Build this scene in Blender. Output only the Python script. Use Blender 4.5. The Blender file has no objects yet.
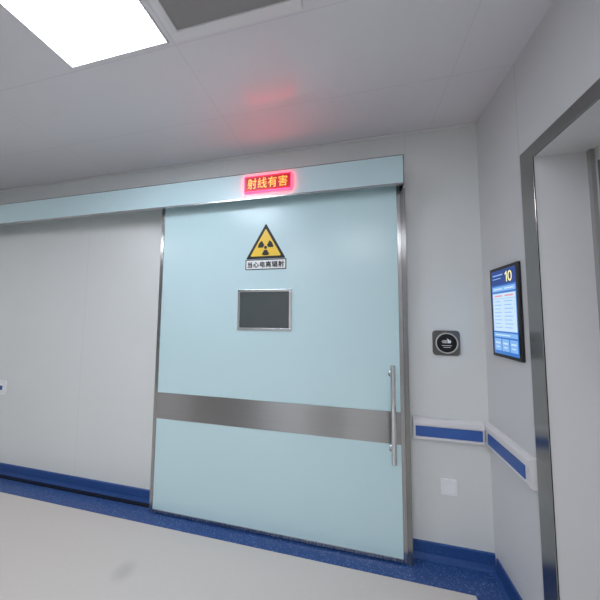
import bpy, bmesh, math
from mathutils import Vector, Matrix

scene = bpy.context.scene
try:
    scene.view_settings.view_transform = 'Standard'
except Exception:
    pass
WPOS = {}

# ---------------------------------------------------------------- materials
def new_mat(name):
    m = bpy.data.materials.new(name); m.use_nodes = True
    nt = m.node_tree
    return m, nt, nt.nodes["Principled BSDF"]

def mat(name, col, rough=.5, metal=0., emis=None, estr=0., noise=0., nscale=40., bump=0., bscale=200., spec=None, coat=0.):
    m, nt, b = new_mat(name)
    b.inputs["Base Color"].default_value = (*col, 1)
    b.inputs["Roughness"].default_value = rough
    b.inputs["Metallic"].default_value = metal
    if spec is not None: b.inputs["Specular IOR Level"].default_value = spec
    if coat: b.inputs["Coat Weight"].default_value = coat
    if emis:
        b.inputs["Emission Color"].default_value = (*emis, 1)
        b.inputs["Emission Strength"].default_value = estr
    tc = nt.nodes.new("ShaderNodeTexCoord")
    if noise:
        n = nt.nodes.new("ShaderNodeTexNoise"); n.inputs["Scale"].default_value = nscale
        n.inputs["Detail"].default_value = 4
        nt.links.new(tc.outputs["Object"], n.inputs["Vector"])
        r = nt.nodes.new("ShaderNodeMix"); r.data_type = 'RGBA'
        r.inputs[6].default_value = (*[c*(1-noise) for c in col], 1)
        r.inputs[7].default_value = (*[min(1, c*(1+noise)) for c in col], 1)
        nt.links.new(n.outputs["Fac"], r.inputs[0]); nt.links.new(r.outputs[2], b.inputs["Base Color"])
    if bump:
        n = nt.nodes.new("ShaderNodeTexNoise"); n.inputs["Scale"].default_value = bscale
        nt.links.new(tc.outputs["Object"], n.inputs["Vector"])
        bp = nt.nodes.new("ShaderNodeBump"); bp.inputs["Strength"].default_value = bump
        bp.inputs["Distance"].default_value = .002
        nt.links.new(n.outputs["Fac"], bp.inputs["Height"]); nt.links.new(bp.outputs["Normal"], b.inputs["Normal"])
    return m

def panel_mat(name, col, rough, seams, seamcol=.72, bump=.12, width=.002, noise=.02):
    """seams: list of (axis, value) in world metres"""
    m, nt, b = new_mat(name)
    b.inputs["Roughness"].default_value = rough
    geo = nt.nodes.new("ShaderNodeNewGeometry")
    sep = nt.nodes.new("ShaderNodeSeparateXYZ"); nt.links.new(geo.outputs["Position"], sep.inputs[0])
    prev = None
    for ax, v in seams:
        s = nt.nodes.new("ShaderNodeMath"); s.operation = 'SUBTRACT'; s.inputs[1].default_value = v
        nt.links.new(sep.outputs[ax], s.inputs[0])
        a = nt.nodes.new("ShaderNodeMath"); a.operation = 'ABSOLUTE'; nt.links.new(s.outputs[0], a.inputs[0])
        l = nt.nodes.new("ShaderNodeMath"); l.operation = 'LESS_THAN'; l.inputs[1].default_value = width
        nt.links.new(a.outputs[0], l.inputs[0])
        if prev is None: prev = l
        else:
            mx = nt.nodes.new("ShaderNodeMath"); mx.operation = 'MAXIMUM'
            nt.links.new(prev.outputs[0], mx.inputs[0]); nt.links.new(l.outputs[0], mx.inputs[1]); prev = mx
    n = nt.nodes.new("ShaderNodeTexNoise"); n.inputs["Scale"].default_value = 3.
    nt.links.new(geo.outputs["Position"], n.inputs["Vector"])
    r = nt.nodes.new("ShaderNodeMix"); r.data_type = 'RGBA'
    r.inputs[6].default_value = (*[c*(1-noise) for c in col], 1)
    r.inputs[7].default_value = (*[c*(1+noise) for c in col], 1)
    nt.links.new(n.outputs["Fac"], r.inputs[0])
    r2 = nt.nodes.new("ShaderNodeMix"); r2.data_type = 'RGBA'
    nt.links.new(r.outputs[2], r2.inputs[6]); r2.inputs[7].default_value = (*[c*seamcol for c in col], 1)
    if prev: nt.links.new(prev.outputs[0], r2.inputs[0])
    else: r2.inputs[0].default_value = 0
    nt.links.new(r2.outputs[2], b.inputs["Base Color"])
    nb = nt.nodes.new("ShaderNodeTexNoise"); nb.inputs["Scale"].default_value = 120
    nt.links.new(geo.outputs["Position"], nb.inputs["Vector"])
    bp = nt.nodes.new("ShaderNodeBump"); bp.inputs["Strength"].default_value = bump; bp.inputs["Distance"].default_value = .001
    nt.links.new(nb.outputs["Fac"], bp.inputs["Height"]); nt.links.new(bp.outputs["Normal"], b.inputs["Normal"])
    return m

def brushed(name, col, rough, axis=2, tangent=None, aniso=.8):
    m, nt, b = new_mat(name)
    b.inputs["Metallic"].default_value = 1.
    geo = nt.nodes.new("ShaderNodeNewGeometry")
    mp = nt.nodes.new("ShaderNodeMapping"); sc = [600, 600, 600]; sc[axis] = 4
    mp.inputs["Scale"].default_value = sc
    nt.links.new(geo.outputs["Position"], mp.inputs["Vector"])
    n = nt.nodes.new("ShaderNodeTexNoise"); n.inputs["Scale"].default_value = 1; n.inputs["Detail"].default_value = 2
    nt.links.new(mp.outputs[0], n.inputs["Vector"])
    r = nt.nodes.new("ShaderNodeMapRange"); r.inputs[3].default_value = rough-.06; r.inputs[4].default_value = rough+.06
    nt.links.new(n.outputs["Fac"], r.inputs[0]); nt.links.new(r.outputs[0], b.inputs["Roughness"])
    x = nt.nodes.new("ShaderNodeMix"); x.data_type = 'RGBA'
    x.inputs[6].default_value = (*[c*.88 for c in col], 1); x.inputs[7].default_value = (*[c*1.1 for c in col], 1)
    nt.links.new(n.outputs["Fac"], x.inputs[0]); nt.links.new(x.outputs[2], b.inputs["Base Color"])
    if tangent:
        cb = nt.nodes.new("ShaderNodeCombineXYZ")
        for i in range(3): cb.inputs[i].default_value = tangent[i]
        b.inputs["Anisotropic"].default_value = aniso
        nt.links.new(cb.outputs[0], b.inputs["Tangent"])
    return m

def speckled(name, base, spot, scale, thr=.62, rough=.35):
    m, nt, b = new_mat(name)
    b.inputs["Roughness"].default_value = rough
    geo = nt.nodes.new("ShaderNodeNewGeometry")
    n = nt.nodes.new("ShaderNodeTexNoise"); n.inputs["Scale"].default_value = scale; n.inputs["Detail"].default_value = 1
    nt.links.new(geo.outputs["Position"], n.inputs["Vector"])
    r = nt.nodes.new("ShaderNodeMapRange"); r.inputs[1].default_value = thr; r.inputs[2].default_value = thr+.04
    nt.links.new(n.outputs["Fac"], r.inputs[0])
    x = nt.nodes.new("ShaderNodeMix"); x.data_type = 'RGBA'
    x.inputs[6].default_value = (*base, 1); x.inputs[7].default_value = (*spot, 1)
    nt.links.new(r.outputs[0], x.inputs[0]); nt.links.new(x.outputs[2], b.inputs["Base Color"])
    return m

def floor_mat():
    m = mat("floor_vinyl", (.68, .635, .595), .36, noise=.04, nscale=90, bump=.03)
    nt = m.node_tree; b = nt.nodes["Principled BSDF"]
    src = b.inputs["Base Color"].links[0].from_socket
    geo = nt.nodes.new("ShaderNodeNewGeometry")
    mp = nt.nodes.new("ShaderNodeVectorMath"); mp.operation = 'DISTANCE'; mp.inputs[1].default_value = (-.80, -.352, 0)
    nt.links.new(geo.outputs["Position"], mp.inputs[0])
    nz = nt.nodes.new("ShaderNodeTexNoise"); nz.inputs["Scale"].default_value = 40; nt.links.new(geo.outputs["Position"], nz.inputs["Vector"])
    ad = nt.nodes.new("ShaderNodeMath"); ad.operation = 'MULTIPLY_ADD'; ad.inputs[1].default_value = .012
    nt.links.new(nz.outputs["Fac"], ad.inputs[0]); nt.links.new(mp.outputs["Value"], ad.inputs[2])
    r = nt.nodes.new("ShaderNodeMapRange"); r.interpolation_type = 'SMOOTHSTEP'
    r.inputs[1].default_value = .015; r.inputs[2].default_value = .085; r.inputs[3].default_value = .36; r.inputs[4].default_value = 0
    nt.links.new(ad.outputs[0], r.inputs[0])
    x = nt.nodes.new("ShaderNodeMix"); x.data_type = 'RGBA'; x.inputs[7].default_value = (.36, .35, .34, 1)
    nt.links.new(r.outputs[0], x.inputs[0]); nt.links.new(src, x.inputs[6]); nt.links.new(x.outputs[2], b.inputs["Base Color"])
    return m

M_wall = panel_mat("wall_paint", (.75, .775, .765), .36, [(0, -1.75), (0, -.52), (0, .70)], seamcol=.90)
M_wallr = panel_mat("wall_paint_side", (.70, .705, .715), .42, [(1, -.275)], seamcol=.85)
M_ceil = panel_mat("ceiling_panel", (.765, .75, .785), .20, [(0, -.357), (0, -1.56), (0, .84), (1, -.27), (1, -.66)], seamcol=.90, bump=.08)
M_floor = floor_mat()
M_blue = speckled("blue_vinyl", (.022, .075, .26), (.05, .12, .35), 160)
M_bluefloor = speckled("blue_floor_vinyl", (.022, .072, .25), (.12, .21, .44), 170, .60, .3)
M_door = mat("door_pale_cyan", (.595, .795, .835), .27, noise=.01, nscale=3, bump=.03, bscale=30)
M_head = mat("header_pale_cyan", (.575, .755, .795), .30, noise=.01, nscale=3)
M_steelV = brushed("brushed_steel_vertical", (.46, .46, .46), .26, 2, (1, 0, 0))
M_steelH = brushed("brushed_steel_horizontal", (.37, .37, .365), .40, 0, (0, 0, 1), .99)
M_steelD = brushed("dark_steel", (.34, .34, .34), .26, 2, (1, 0, 0))
M_steelF = brushed("doorway_steel", (.38, .38, .375), .22, 2, (0, 1, 0))
M_chrome = mat("polished_steel", (.72, .73, .74), .16, metal=1.)
M_glass = mat("dark_lead_glass", (.085, .10, .10), .22, noise=.05, nscale=8)
M_glass2 = mat("door_glass_grey", (.16, .165, .17), .25, noise=.05, nscale=8)
M_white = mat("white_plastic", (.90, .91, .93), .35, noise=.01, nscale=20)
M_bumpw = mat("bumper_white_vinyl", (.78, .77, .78), .4, noise=.01, nscale=20)
M_bumpb = mat("bumper_blue_vinyl", (.045, .13, .43), .4, noise=.04, nscale=60)
M_black = mat("black_print", (.005, .005, .006), .5, noise=.05)
M_dark = mat("dark_plastic", (.012, .012, .014), .22, noise=.05)
M_yellow = mat("yellow_print", (.92, .62, .05), .35, noise=.02)
M_signw = mat("white_print", (.88, .89, .90), .35, noise=.01)
M_light = mat("light_diffuser", (.9, .9, .9), .4, emis=(.80, .88, 1.), estr=15.)
M_lightadd = mat("light_diffuser_added", (.9, .9, .9), .4, emis=(.94, .96, 1.), estr=18.)  # for the added panels out of view
M_alu = mat("white_aluminium", (.78, .78, .79), .35, noise=.01)
M_grey = mat("vent_grey", (.36, .355, .355), .5, noise=.03)
M_ledcase = mat("led_case_red", (.25, .01, .01), .4, emis=(1., .012, .035), estr=14.)
M_ledpanel = mat("led_panel_red", (.2, .01, .01), .4, emis=(.40, .003, .010), estr=1.)
M_ledyel = mat("led_amber", (.9, .5, .1), .4, emis=(1., .42, .06), estr=1.1)
M_scrblue = mat("screen_blue", (.01, .05, .2), .2, emis=(.05, .20, .60), estr=.85)
M_scrdark = mat("screen_dark_blue", (.01, .03, .1), .2, emis=(.012, .04, .20), estr=1.)
M_scrwhite = mat("screen_white", (.3, .35, .4), .2, emis=(.50, .68, .84), estr=.9)
M_scryel = mat("screen_yellow", (.5, .5, .2), .2, emis=(.80, .72, .36), estr=1.)
M_scrred = mat("screen_red", (.4, .1, .1), .2, emis=(.66, .36, .44), estr=.9)
M_scrlt = mat("screen_light_blue", (.1, .2, .4), .2, emis=(.22, .44, .76), estr=.9)
M_doorin = mat("inner_door_paint", (.60, .60, .59), .4, noise=.01)

# ---------------------------------------------------------------- builders
def finish(name, me, mats, parent=None, smooth=False):
    xs = [v.co for v in me.vertices]
    lo = Vector((min(v.x for v in xs), min(v.y for v in xs), min(v.z for v in xs)))
    hi = Vector((max(v.x for v in xs), max(v.y for v in xs), max(v.z for v in xs)))
    o = Vector(((lo.x+hi.x)/2, (lo.y+hi.y)/2, lo.z))
    me.transform(Matrix.Translation(-o))
    for m in (mats if isinstance(mats, (list, tuple)) else [mats]): me.materials.append(m)
    if smooth:
        for p in me.polygons: p.use_smooth = True
    ob = bpy.data.objects.new(name, me)
    scene.collection.objects.link(ob)
    WPOS[ob] = o
    if parent:
        ob.parent = parent; ob.location = o-WPOS[parent]
    else: ob.location = o
    return ob

def add_box(bm, x0, x1, y0, y1, z0, z1, mi=0, bev=0., seg=2):
    b2 = bmesh.new()
    bmesh.ops.create_cube(b2, size=1)
    for v in b2.verts:
        v.co = Vector((x0+(v.co.x+.5)*(x1-x0), y0+(v.co.y+.5)*(y1-y0), z0+(v.co.z+.5)*(z1-z0)))
    if bev: bmesh.ops.bevel(b2, geom=b2.edges[:], offset=bev, segments=seg, profile=.5, affect='EDGES')
    for f in b2.faces: f.material_index = mi
    t = bpy.data.meshes.new("t"); b2.to_mesh(t); b2.free()
    bm.from_mesh(t); bpy.data.meshes.remove(t)

def boxes(name, lst, mats, parent=None, bev=0.):
    bm = bmesh.new()
    for l in lst:
        add_box(bm, *l[:6], mi=l[6] if len(l) > 6 else 0, bev=l[7] if len(l) > 7 else bev)
    me = bpy.data.meshes.new(name); bm.to_mesh(me); bm.free()
    return finish(name, me, mats, parent)

def box(name, x0, x1, y0, y1, z0, z1, m, parent=None, bev=0.):
    return boxes(name, [(x0, x1, y0, y1, z0, z1)], m, parent, bev)

def cyl_bm(bm, p0, p1, r, seg=32, mi=0, bev=0.):
    p0 = Vector(p0); p1 = Vector(p1); d = p1-p0
    b2 = bmesh.new()
    bmesh.ops.create_cone(b2, cap_ends=True, segments=seg, radius1=r, radius2=r, depth=d.length)
    if bev:
        es = [e for e in b2.edges if abs(e.verts[0].co.z-e.verts[1].co.z) < 1e-6]
        bmesh.ops.bevel(b2, geom=es, offset=bev, segments=3, profile=.5, affect='EDGES')
    rot = Vector((0, 0, 1)).rotation_difference(d.normalized()).to_matrix().to_4x4()
    b2.transform(Matrix.Translation((p0+p1)/2) @ rot)
    for f in b2.faces: f.material_index = mi
    t = bpy.data.meshes.new("t"); b2.to_mesh(t); b2.free()
    bm.from_mesh(t); bpy.data.meshes.remove(t)

def prism(bm, pts, origin, ax, ay, depth, mi=0):
    """flat polygon pts in (ax, ay) plane, extruded by depth along ax x ay"""
    n = ax.cross(ay)
    lo = [bm.verts.new(origin+ax*p[0]+ay*p[1]) for p in pts]
    hi = [bm.verts.new(origin+ax*p[0]+ay*p[1]+n*depth) for p in pts]
    fs = [bm.faces.new(hi), bm.faces.new(lo[::-1])]
    k = len(pts)
    for i in range(k): fs.append(bm.faces.new((lo[i], lo[(i+1) % k], hi[(i+1) % k], hi[i])))
    for f in fs: f.material_index = mi

def ring(bm, outer, inner, origin, ax, ay, depth, mi=0):
    n = ax.cross(ay); k = len(outer)
    def vs(p, d): return [bm.verts.new(origin+ax*q[0]+ay*q[1]+n*d) for q in p]
    oh, ih, ol, il = vs(outer, depth), vs(inner, depth), vs(outer, 0), vs(inner, 0)
    for i in range(k):
        j = (i+1) % k
        for q in ((oh[i], oh[j], ih[j], ih[i]), (ol[j], ol[i], il[i], il[j]), (ol[i], ol[j], oh[j], oh[i]), (il[j], il[i], ih[i], ih[j])):
            f = bm.faces.new(q); f.material_index = mi

def mesh_from(name, bm, mats, parent=None, smooth=False):
    me = bpy.data.meshes.new(name); bm.to_mesh(me); bm.free()
    return finish(name, me, mats, parent, smooth)

X, Y, Z = Vector((1, 0, 0)), Vector((0, 1, 0)), Vector((0, 0, 1))

def text_mesh(s, w, h, center, ax, ay, bold=0.0, spacing=1.05):
    cu = bpy.data.curves.new("txt", 'FONT'); cu.body = s; cu.size = 1
    cu.align_x = 'CENTER'; cu.extrude = 0.0; cu.resolution_u = 4
    cu.space_character = spacing
    ob = bpy.data.objects.new("txt", cu); scene.collection.objects.link(ob)
    bpy.context.view_layer.update()
    dg = bpy.context.evaluated_depsgraph_get()
    me = bpy.data.meshes.new_from_object(ob.evaluated_get(dg))
    bpy.data.objects.remove(ob); bpy.data.curves.remove(cu)
    me.materials.clear()
    if not me.vertices: return me
    xs = [v.co.x for v in me.vertices]; ys = [v.co.y for v in me.vertices]
    cx, cy = (min(xs)+max(xs))/2, (min(ys)+max(ys))/2
    sx, sy = (w-2*bold)/(max(xs)-min(xs)), (h-2*bold)/(max(ys)-min(ys))
    n = ax.cross(ay)
    bm = bmesh.new()
    offs = [(0, 0)] if bold == 0 else [(bold*math.cos(a*math.pi/4), bold*math.sin(a*math.pi/4)) for a in range(8)]
    for i, (ox, oy) in enumerate(offs):
        t = me.copy()
        for v in t.vertices:
            v.co = Vector(center)+ax*((v.co.x-cx)*sx+ox)+ay*((v.co.y-cy)*sy+oy)+n*(i*.00006)
        bm.from_mesh(t); bpy.data.meshes.remove(t)
    out = bpy.data.meshes.new("lettering"); bm.to_mesh(out); bm.free()
    bpy.data.meshes.remove(me)
    return out

def text(name, s, w, h, center, ax, ay, m, parent, bold=0., spacing=1.05):
    me = text_mesh(s, w, h, center, ax, ay, bold, spacing)
    if not me.vertices: return None
    me.name = name
    return finish(name, me, m, parent)

def tag(ob, label=None, cat=None, kind=None, group=None):
    if label: ob["label"] = label
    if cat: ob["category"] = cat
    if kind: ob["kind"] = kind
    if group: ob["group"] = group
    return ob

# ---------------------------------------------------------------- room shell
XC, ZC, YW = 1.098, 2.48, .08
XL, YB = -6.0, -4.5
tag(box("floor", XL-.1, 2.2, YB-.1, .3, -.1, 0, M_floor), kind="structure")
tag(box("ceiling", XL-.1, 2.2, YB-.1, .3, ZC, ZC+.1, M_ceil), kind="structure")
tag(box("wall_back", XL-.1, 2.2, YW, YW+.2, 0, ZC, M_wall), kind="structure")
tag(box("wall_left", XL-.1, XL, YB, YW, 0, ZC, M_wallr), kind="structure")
tag(box("wall_front", XL-.1, 2.2, YB-.1, YB, 0, ZC, M_wallr), kind="structure")
# right wall with doorway
YO0, YO1, ZO = -.36, -1.46, 1.981      # opening
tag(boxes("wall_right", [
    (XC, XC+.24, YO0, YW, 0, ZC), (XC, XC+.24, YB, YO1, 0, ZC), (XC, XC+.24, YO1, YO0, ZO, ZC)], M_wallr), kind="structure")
# steel trim around doorway
tag(boxes("trim_1", [
    (XC-.006, XC, YO0-.003, -.288, 0, 2.036), (XC-.006, XC, -1.53, YO1+.003, 0, 2.036),
    (XC-.006, XC, YO1, YO0, ZO-.003, 2.036)], M_steelF, bev=.0015), kind="structure")
# inner door leaf and its jamb inside the opening
d2 = tag(boxes("door_2", [(XC+.19, XC+.23, YO1, YO0, 0, ZO)], M_doorin), kind="structure")
boxes("door_jamb", [(XC+.176, XC+.19, -.375, YO0, .0, ZO)], mat("jamb_paint_grey", (.34, .34, .335), .45, noise=.02), d2)
boxes("door_window", [(XC+.183, XC+.19, -.47, -.392, 1.12, ZO-.06)], M_glass2, d2)

# floor border strip
tag(boxes("trim_2", [(XL, XC, -.08, YW, 0, .003), (XC-.16, XC, -.288, -.08, 0, .003)], M_bluefloor), kind="structure")
# baseboards (coved)
def base_profile(name, segs):
    bm = bmesh.new()
    for kind_, a, b in segs:
        pts = [(0, .003), (.028, .003), (.016, .010), (.009, .024), (.006, .078), (0, .083)]
        if kind_ == 'x': prism(bm, pts, Vector((a, YW, 0)), -Y, Z, -(b-a))
        else: prism(bm, pts, Vector((XC, a, 0)), -X, Z, (b-a))
    bmesh.ops.recalc_face_normals(bm, faces=bm.faces[:])
    return tag(mesh_from(name, bm, M_blue), kind="structure")
base_profile("baseboard_back", [('x', XL, -.985), ('x', .682, XC)])
base_profile("baseboard_right", [('y', -.288, YW-.028)])
tag(boxes("trim_3", [(XL, XC, YW-.012, YW, ZC-.012, ZC)], M_alu, bev=.004), kind="structure")

# ---------------------------------------------------------------- sliding door
DL, DR = -.981, .652
EL, ER = .024, .022
DT = 2.15
door = tag(box("door_1", DL+EL, DR-ER, 0, .05, .03, DT, M_door), "pale cyan sliding radiation-shielding door with steel edging", "door", "structure")
boxes("door_edging", [(DL, DL+EL, -.004, .052, .012, DT), (DR-ER, DR, -.004, .052, .012, DT),
                      (DL+EL, DR-ER, -.003, .052, .012, .03)], M_steelV, door, bev=.0015)
box("kick_band", DL+EL, DR-ER, -.003, 0, .623, .797, M_steelH, door)
vw = boxes("viewing_window", [(-.367, -.003, -.008, .0, 1.237, 1.253), (-.367, -.003, -.008, .0, 1.484, 1.50),
                              (-.367, -.351, -.008, .0, 1.253, 1.484), (-.019, -.003, -.008, .0, 1.253, 1.484)], M_chrome, door, bev=.001)
box("window_glass", -.351, -.019, -.002, .0, 1.253, 1.484, M_glass, vw)
bm = bmesh.new()
hx, hy = .583, -.062
cyl_bm(bm, (hx, hy, .545), (hx, hy, 1.065), .0135, 32, 0, .004)
for z in (.60, 1.01):
    cyl_bm(bm, (hx, 0, z), (hx, hy, z), .009, 24)
    cyl_bm(bm, (hx, -.006, z), (hx, 0.0, z), .018, 24)
mesh_from("handle", bm, M_chrome, door, True)["label"] = "vertical tubular steel pull handle"
tag(boxes("trim_4", [(DR, DR+.028, .004, YW, 0, 2.09)], M_steelD, bev=.002), kind="structure")
tag(boxes("door_guide_rail", [(-3.4, DL-.004, .030, .050, .003, .014)], M_dark), "dark metal floor guide rail along the blue skirting", "rail")

# header housing
H0, H1, HZ0, HZ1 = -3.6, .662, 2.077, 2.246
HB, HF = YW-.001, -.07
hd = tag(boxes("door_track_housing", [(H0, H1-.005, HF, HF+.016, HZ0+.008, HZ1), (H0, H1-.005, HF+.016, HB, HZ1-.016, HZ1)], M_head),
         "long pale cyan metal track cover above the sliding door", "track cover")
boxes("housing_end_cap", [(H1-.005, H1, HF-.002, HB, HZ0, HZ1+.002)], M_steelD, hd)
boxes("housing_lower_lip", [(H0, H1-.005, HF, HF+.016, HZ0, HZ0+.008)], M_steelV, hd)
boxes("housing_upper_lip", [(H0, H1-.005, HF-.002, HF+.004, HZ1-.0005, HZ1+.003)], M_steelD, hd)

# LED sign
L0, L1, LZ0, LZ1 = -.304, .012, 2.113, 2.220
led = tag(box("illuminated_sign", L0, L1, HF-.016, HF, LZ0, LZ1, M_ledcase, bev=.003), "glowing red warning light box with amber characters", "sign")
box("sign_face", L0+.007, L1-.007, HF-.018, HF-.016, LZ0+.007, LZ1-.007, M_ledpanel, led)
text("sign_lettering", "射线有害", .262, .068, ((L0+L1)/2, HF-.0190, (LZ0+LZ1)/2), X, Z, M_ledyel, led, 0., 1.08)

# radiation warning sign
tx = -.181
apex, base = 1.937, 1.702
def rtri(scale, r, n=6):
    hh = (apex-base); R = hh*2/3*scale
    cs = [Vector((R*math.cos(a), R*math.sin(a))) for a in (math.pi/2, math.pi*7/6, math.pi*11/6)]
    out = []
    for c in cs:
        d = c.normalized(); cc = c-d*2*r
        a0 = math.atan2(d.y, d.x)
        for i in range(n+1):
            a = a0-math.pi/3+2*math.pi/3*i/n
            out.append((cc.x+r*math.cos(a), cc.y+r*math.sin(a)))
    return out
cz = base+(apex-base)/3
bm = bmesh.new()
prism(bm, rtri(1.0, .005), Vector((tx, 0, cz)), X, Z, .0015, 0)
prism(bm, rtri(.78, .005), Vector((tx, -.0015, cz)), X, Z, .0006, 1)
rs = tag(mesh_from("radiation_warning_sign", bm, [M_black, M_yellow]), "yellow and black triangular ionizing radiation warning sign with caption plate", "sign")
bm = bmesh.new()
o = Vector((tx, -.0021, cz-.004))
prism(bm, [(.0105*math.cos(i*math.pi/12), .0105*math.sin(i*math.pi/12)) for i in range(24)], o, X, Z, .0006, 0)
for k in range(3):
    a0 = math.radians((30, 150, 270)[k])
    inn = [(.0165*math.cos(a0+math.radians(t)), .0165*math.sin(a0+math.radians(t))) for t in range(30, -31, -6)]
    outr = [(.053*math.cos(a0+math.radians(t)), .053*math.sin(a0+math.radians(t))) for t in range(-30, 31, 6)]
    prism(bm, outr+inn, o, X, Z, .0006, 0)
mesh_from("trefoil_symbol", bm, [M_black], rs)
pl = boxes("caption_plate", [(-.320, -.040, -.0015, 0, 1.630, 1.699, 0), (-.314, -.046, -.0021, -.0015, 1.636, 1.693, 1)], [M_black, M_signw], rs)
text("caption_lettering", "当心电离辐射", .250, .040, (-.180, -.0027, 1.6645), X, Z, M_black, pl, .0012, 1.14)

# ---------------------------------------------------------------- touchless switch
def rrect(w, h, r, n=6):
    out = []
    for cx, cy, a0 in ((w/2-r, h/2-r, 0), (-w/2+r, h/2-r, 90), (-w/2+r, -h/2+r, 180), (w/2-r, -h/2+r, 270)):
        for i in range(n+1):
            a = math.radians(a0+90*i/n); out.append((cx+r*math.cos(a), cy+r*math.sin(a)))
    return out
sc = Vector((.896, YW, 1.181))
def ell(rx, ry, n=48): return [(rx*math.cos(2*math.pi*i/n), ry*math.sin(2*math.pi*i/n)) for i in range(n)]
bm = bmesh.new()
prism(bm, rrect(.142, .142, .020), sc, X, Z, .010, 0)
sw = tag(mesh_from("touchless_door_switch", bm, [brushed("switch_steel", (.22, .21, .20), .32, 0)]), "square dark metal wall plate with round black hand sensor", "door switch")
bm = bmesh.new()
prism(bm, ell(.054, .054), sc-Y*.010, X, Z, .005, 0)
ring(bm, ell(.058, .058), ell(.053, .053), sc-Y*.010, X, Z, .009, 1)
mesh_from("sensor_disc", bm, [M_dark, mat("sensor_ring_silver", (.60, .60, .60), .3, noise=.02)], sw)
bm = bmesh.new()
ho = sc-Y*.0152+Z*.008
prism(bm, rrect(.018, .0165, .005), ho+X*.013, X, Z, .001, 0)
for i in range(4):
    prism(bm, rrect(.026, .0024, .0011), ho-X*(.009+(.004 if i in (1, 2) else 0))+Z*(.0069-.0046*i), X, Z, .001, 0)
prism(bm, [(.007, .0075), (.014, .008), (.004, .018), (.001, .0155)], ho, X, Z, .001, 0)
for k, wd in enumerate((.052, .036)):
    prism(bm, rrect(wd, .0024, .001), ho-Z*(.022+.010*k), X, Z, .001, 0)
mesh_from("hand_symbol", bm, [M_white], sw)

bm = bmesh.new()
prism(bm, rrect(.082, .082, .007), Vector((.886, YW, .389)), X, Z, .009, 0)
so = tag(mesh_from("wall_socket", bm, [M_white]), "square white plastic blank socket plate beneath the bumper rail", "wall socket")
bm = bmesh.new()
ring(bm, rrect(.062, .062, .004), rrect(.059, .059, .003), Vector((.886, YW-.009, .389)), X, Z, .0006, 0)
mesh_from("socket_cover", bm, [M_alu], so)
bm = bmesh.new()
prism(bm, rrect(.15, .118, .010), Vector((-2.62, YW, .70)), X, Z, .010, 0)
so2 = tag(mesh_from("wall_switch", bm, [M_white]), "white wall switch plate with small dark button", "wall switch")
bm = bmesh.new()
prism(bm, rrect(.05, .035, .004), Vector((-2.60, YW-.010, .70)), X, Z, .003, 0)
mesh_from("switch_button", bm, [M_blue], so2)

# ---------------------------------------------------------------- bumper rails
def bumper(name, p0, p1, nrm, label, e0=.014, e1=.014):
    d = (p1-p0); L = d.length; d.normalize()
    z0, z1 = .634, .756
    b0, b1 = .657, .714
    prof = [(0, z0), (.018, z0+.001), (.027, z0+.006), (.031, z0+.014), (.030, b0-.003), (.026, b0), (.026, b1), (.030, b1+.003), (.032, b1+.012), (.030, z1-.012), (.022, z1-.003), (.012, z1), (0, z1)]
    def ext(pts, a, b, m, nm, par=None):
        bm = bmesh.new(); k = len(pts)
        A = [bm.verts.new(p0+d*a+nrm*q[0]+Z*q[1]) for q in pts]
        B = [bm.verts.new(p0+d*b+nrm*q[0]+Z*q[1]) for q in pts]
        bm.faces.new(A); bm.faces.new(B[::-1])
        for i in range(k): bm.faces.new((A[i], A[(i+1) % k], B[(i+1) % k], B[i]))
        bmesh.ops.recalc_face_normals(bm, faces=bm.faces[:])
        return mesh_from(nm, bm, m, par)
    r = ext(prof, 0, L, M_bumpw, name)
    tag(r, label, "bumper rail")
    ins = [(.0261, b0+.0005), (.030, b0+.002), (.030, b1-.002), (.0261, b1-.0005)]
    ext(ins, e0, L-e1, M_bumpb, "blue_insert", r)
    return r
bumper("wall_bumper_rail", Vector((.705, YW, 0)), Vector((XC-.035, YW, 0)), -Y, "white bumper rail with blue stripe beside the sliding door", .012, .010)
bumper("wall_bumper_rail", Vector((XC, YW-.001, 0)), Vector((XC, -.284, 0)), -X, "white bumper rail with blue stripe beneath the wall display", .045, .030)

# ---------------------------------------------------------------- wall display
S0, S1, SZ0, SZ1 = -.024, -.250, 1.135, 1.578
TD = .014
ds = tag(box("wall_display", XC-TD, XC, S1, S0, SZ0, SZ1, M_dark, bev=.003), "black framed upright wall display showing a blue queue screen", "display")
ax, ay = -Y, Z
BZ = .016
W, H = (S0-S1)-2*BZ, (SZ1-SZ0)-2*BZ
O = Vector((XC-TD, S0-BZ, SZ0+BZ))
bm = bmesh.new()
def q(x0, x1, y0, y1, lvl, mi):
    oo = O+(-X)*(.0003*lvl)
    prism(bm, [(x0*W, y0*H), (x1*W, y0*H), (x1*W, y1*H), (x0*W, y1*H)], oo, ax, ay, .0003, mi)
q(0, 1, 0, 1, 0, 0)
q(0, 1, .82, 1, 1, 1); q(.06, .5, .935, .95, 2, 4); q(.06, .42, .895, .905, 2, 4)
q(.03, .97, .745, .80, 1, 4); q(.08, .45, .765, .780, 2, 2); q(.55, .9, .765, .780, 2, 2)
q(.03, .97, .27, .72, 1, 2)
q(.10, .45, .68, .698, 2, 3); q(.55, .88, .68, .698, 2, 3)
q(.05, .95, .655, .659, 2, 4)
for i in range(8):
    y = .62-i*.044
    q(.10, .10+.26+.05*(i % 2), y, y+.008, 2, 4); q(.52, .52+.28+.05*((i+1) % 2), y, y+.008, 2, 4)
q(.03, .97, .20, .25, 1, 4); q(.1, .7, .218, .232, 2, 2)
for i in range(3):
    q(.04+i*.32, .32+i*.32, .04, .18, 1, 4); q(.08+i*.32, .28+i*.32, .12, .14, 2, 2); q(.11+i*.32, .25+i*.32, .075, .09, 2, 2)
mesh_from("screen", bm, [M_scrblue, M_scrdark, M_scrwhite, M_scrred, M_scrlt], ds)
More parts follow.
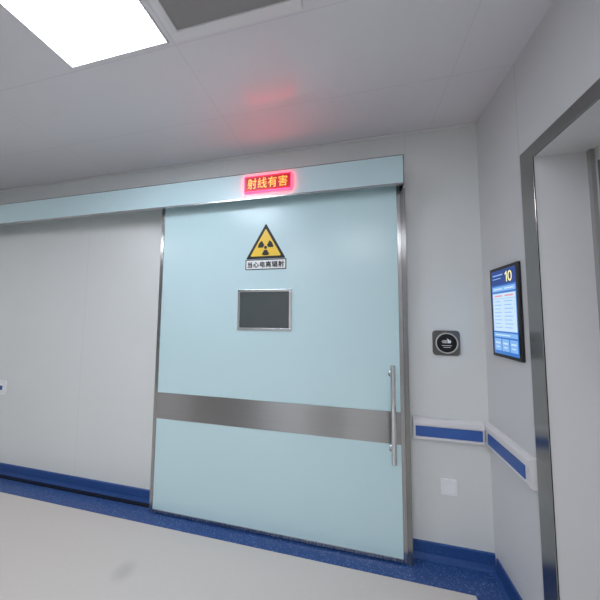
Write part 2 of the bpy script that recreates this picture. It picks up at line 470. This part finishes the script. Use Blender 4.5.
# the number 10: flagged one and narrow oval zero
bm = bmesh.new()
oo = O+(-X)*.0008+ax*(W*.60)+ay*(H*.845)
hgt = .050
prism(bm, [(.009, 0), (.016, 0), (.016, hgt), (.011, hgt), (.000, hgt*.80), (.000, hgt*.66), (.009, hgt*.76)], oo, ax, ay, .0004, 0)
zc = oo+ax*.037+ay*(hgt/2)
ring(bm, ell(.0155, hgt/2), ell(.0085, hgt/2-.007), zc, ax, ay, .0004, 0)
mesh_from("screen_lettering", bm, [M_scryel], ds)

# ---------------------------------------------------------------- ceiling fittings
def ceil_light(x0, x1, y0, y1, m, label, z=ZC):
    fr = boxes("ceiling_light", [(x0, x1, y0, y0+.008, z-.006, z), (x0, x1, y1-.008, y1, z-.006, z), (x0, x0+.008, y0+.008, y1-.008, z-.006, z), (x1-.008, x1, y0+.008, y1-.008, z-.006, z)], M_alu)
    tag(fr, label, "ceiling light")
    box("light_diffuser", x0+.008, x1-.008, y0+.008, y1-.008, z-.005, z, m, fr)
    return fr
ceil_light(-.895, -.375, -1.29, -.675, M_light, "square white glowing flat panel light in the ceiling")
ceil_light(-3.1, -2.5, -2.1, -1.5, M_lightadd, "unseen square panel light added in the ceiling to brighten the room")  # this and the next two are unseen panels added to light the room
ceil_light(-.9, -.3, -3.6, -3.0, M_lightadd, "unseen square panel light added in the ceiling to brighten the room")
ceil_light(.2, .8, -2.7, -2.1, M_lightadd, "unseen square panel light added in the ceiling to brighten the room")
V0, V1, VY1, VY0 = -.342, .202, -.675, -1.22
vt = tag(boxes("ceiling_vent", [(V0, V1, VY1-.035, VY1, ZC-.012, ZC), (V0, V1, VY0, VY0+.035, ZC-.012, ZC), (V0, V0+.035, VY0+.035, VY1-.035, ZC-.012, ZC), (V1-.035, V1, VY0+.035, VY1-.035, ZC-.012, ZC)], M_alu, bev=.002),
         "square white framed air vent with grey mesh in the ceiling", "air vent")
bm = bmesh.new()
add_box(bm, V0+.035, V1-.035, VY0+.035, VY1-.035, ZC-.004, ZC)
n = 150
for i in range(n):
    y = VY0+.037+(VY1-VY0-.074)*i/n
    add_box(bm, V0+.035, V1-.035, y, y+.0018, ZC-.005, ZC-.004)
mesh_from("vent_grille", bm, M_grey, vt)

# ---------------------------------------------------------------- camera
f, yaw, pitch, roll = 246.34, -.214, .067, .0066
fw = Vector((math.sin(yaw)*math.cos(pitch), math.cos(yaw)*math.cos(pitch), math.sin(pitch)))
r0 = Vector((math.cos(yaw), -math.sin(yaw), 0)); u0 = r0.cross(fw)
r = r0*math.cos(roll)+u0*math.sin(roll); u = -r0*math.sin(roll)+u0*math.cos(roll)
cam = bpy.data.cameras.new("camera"); cam.sensor_width = 36; cam.lens = f/600*36; cam.clip_start = .02
co = bpy.data.objects.new("camera", cam); scene.collection.objects.link(co)
mw = Matrix(((r.x, u.x, -fw.x, .377), (r.y, u.y, -fw.y, -1.501), (r.z, u.z, -fw.z, 1.327), (0, 0, 0, 1)))
co.matrix_world = mw
scene.camera = co

w = bpy.data.worlds.new("world"); scene.world = w; w.use_nodes = True
w.node_tree.nodes["Background"].inputs[0].default_value = (.6, .65, .7, 1)
w.node_tree.nodes["Background"].inputs[1].default_value = .1
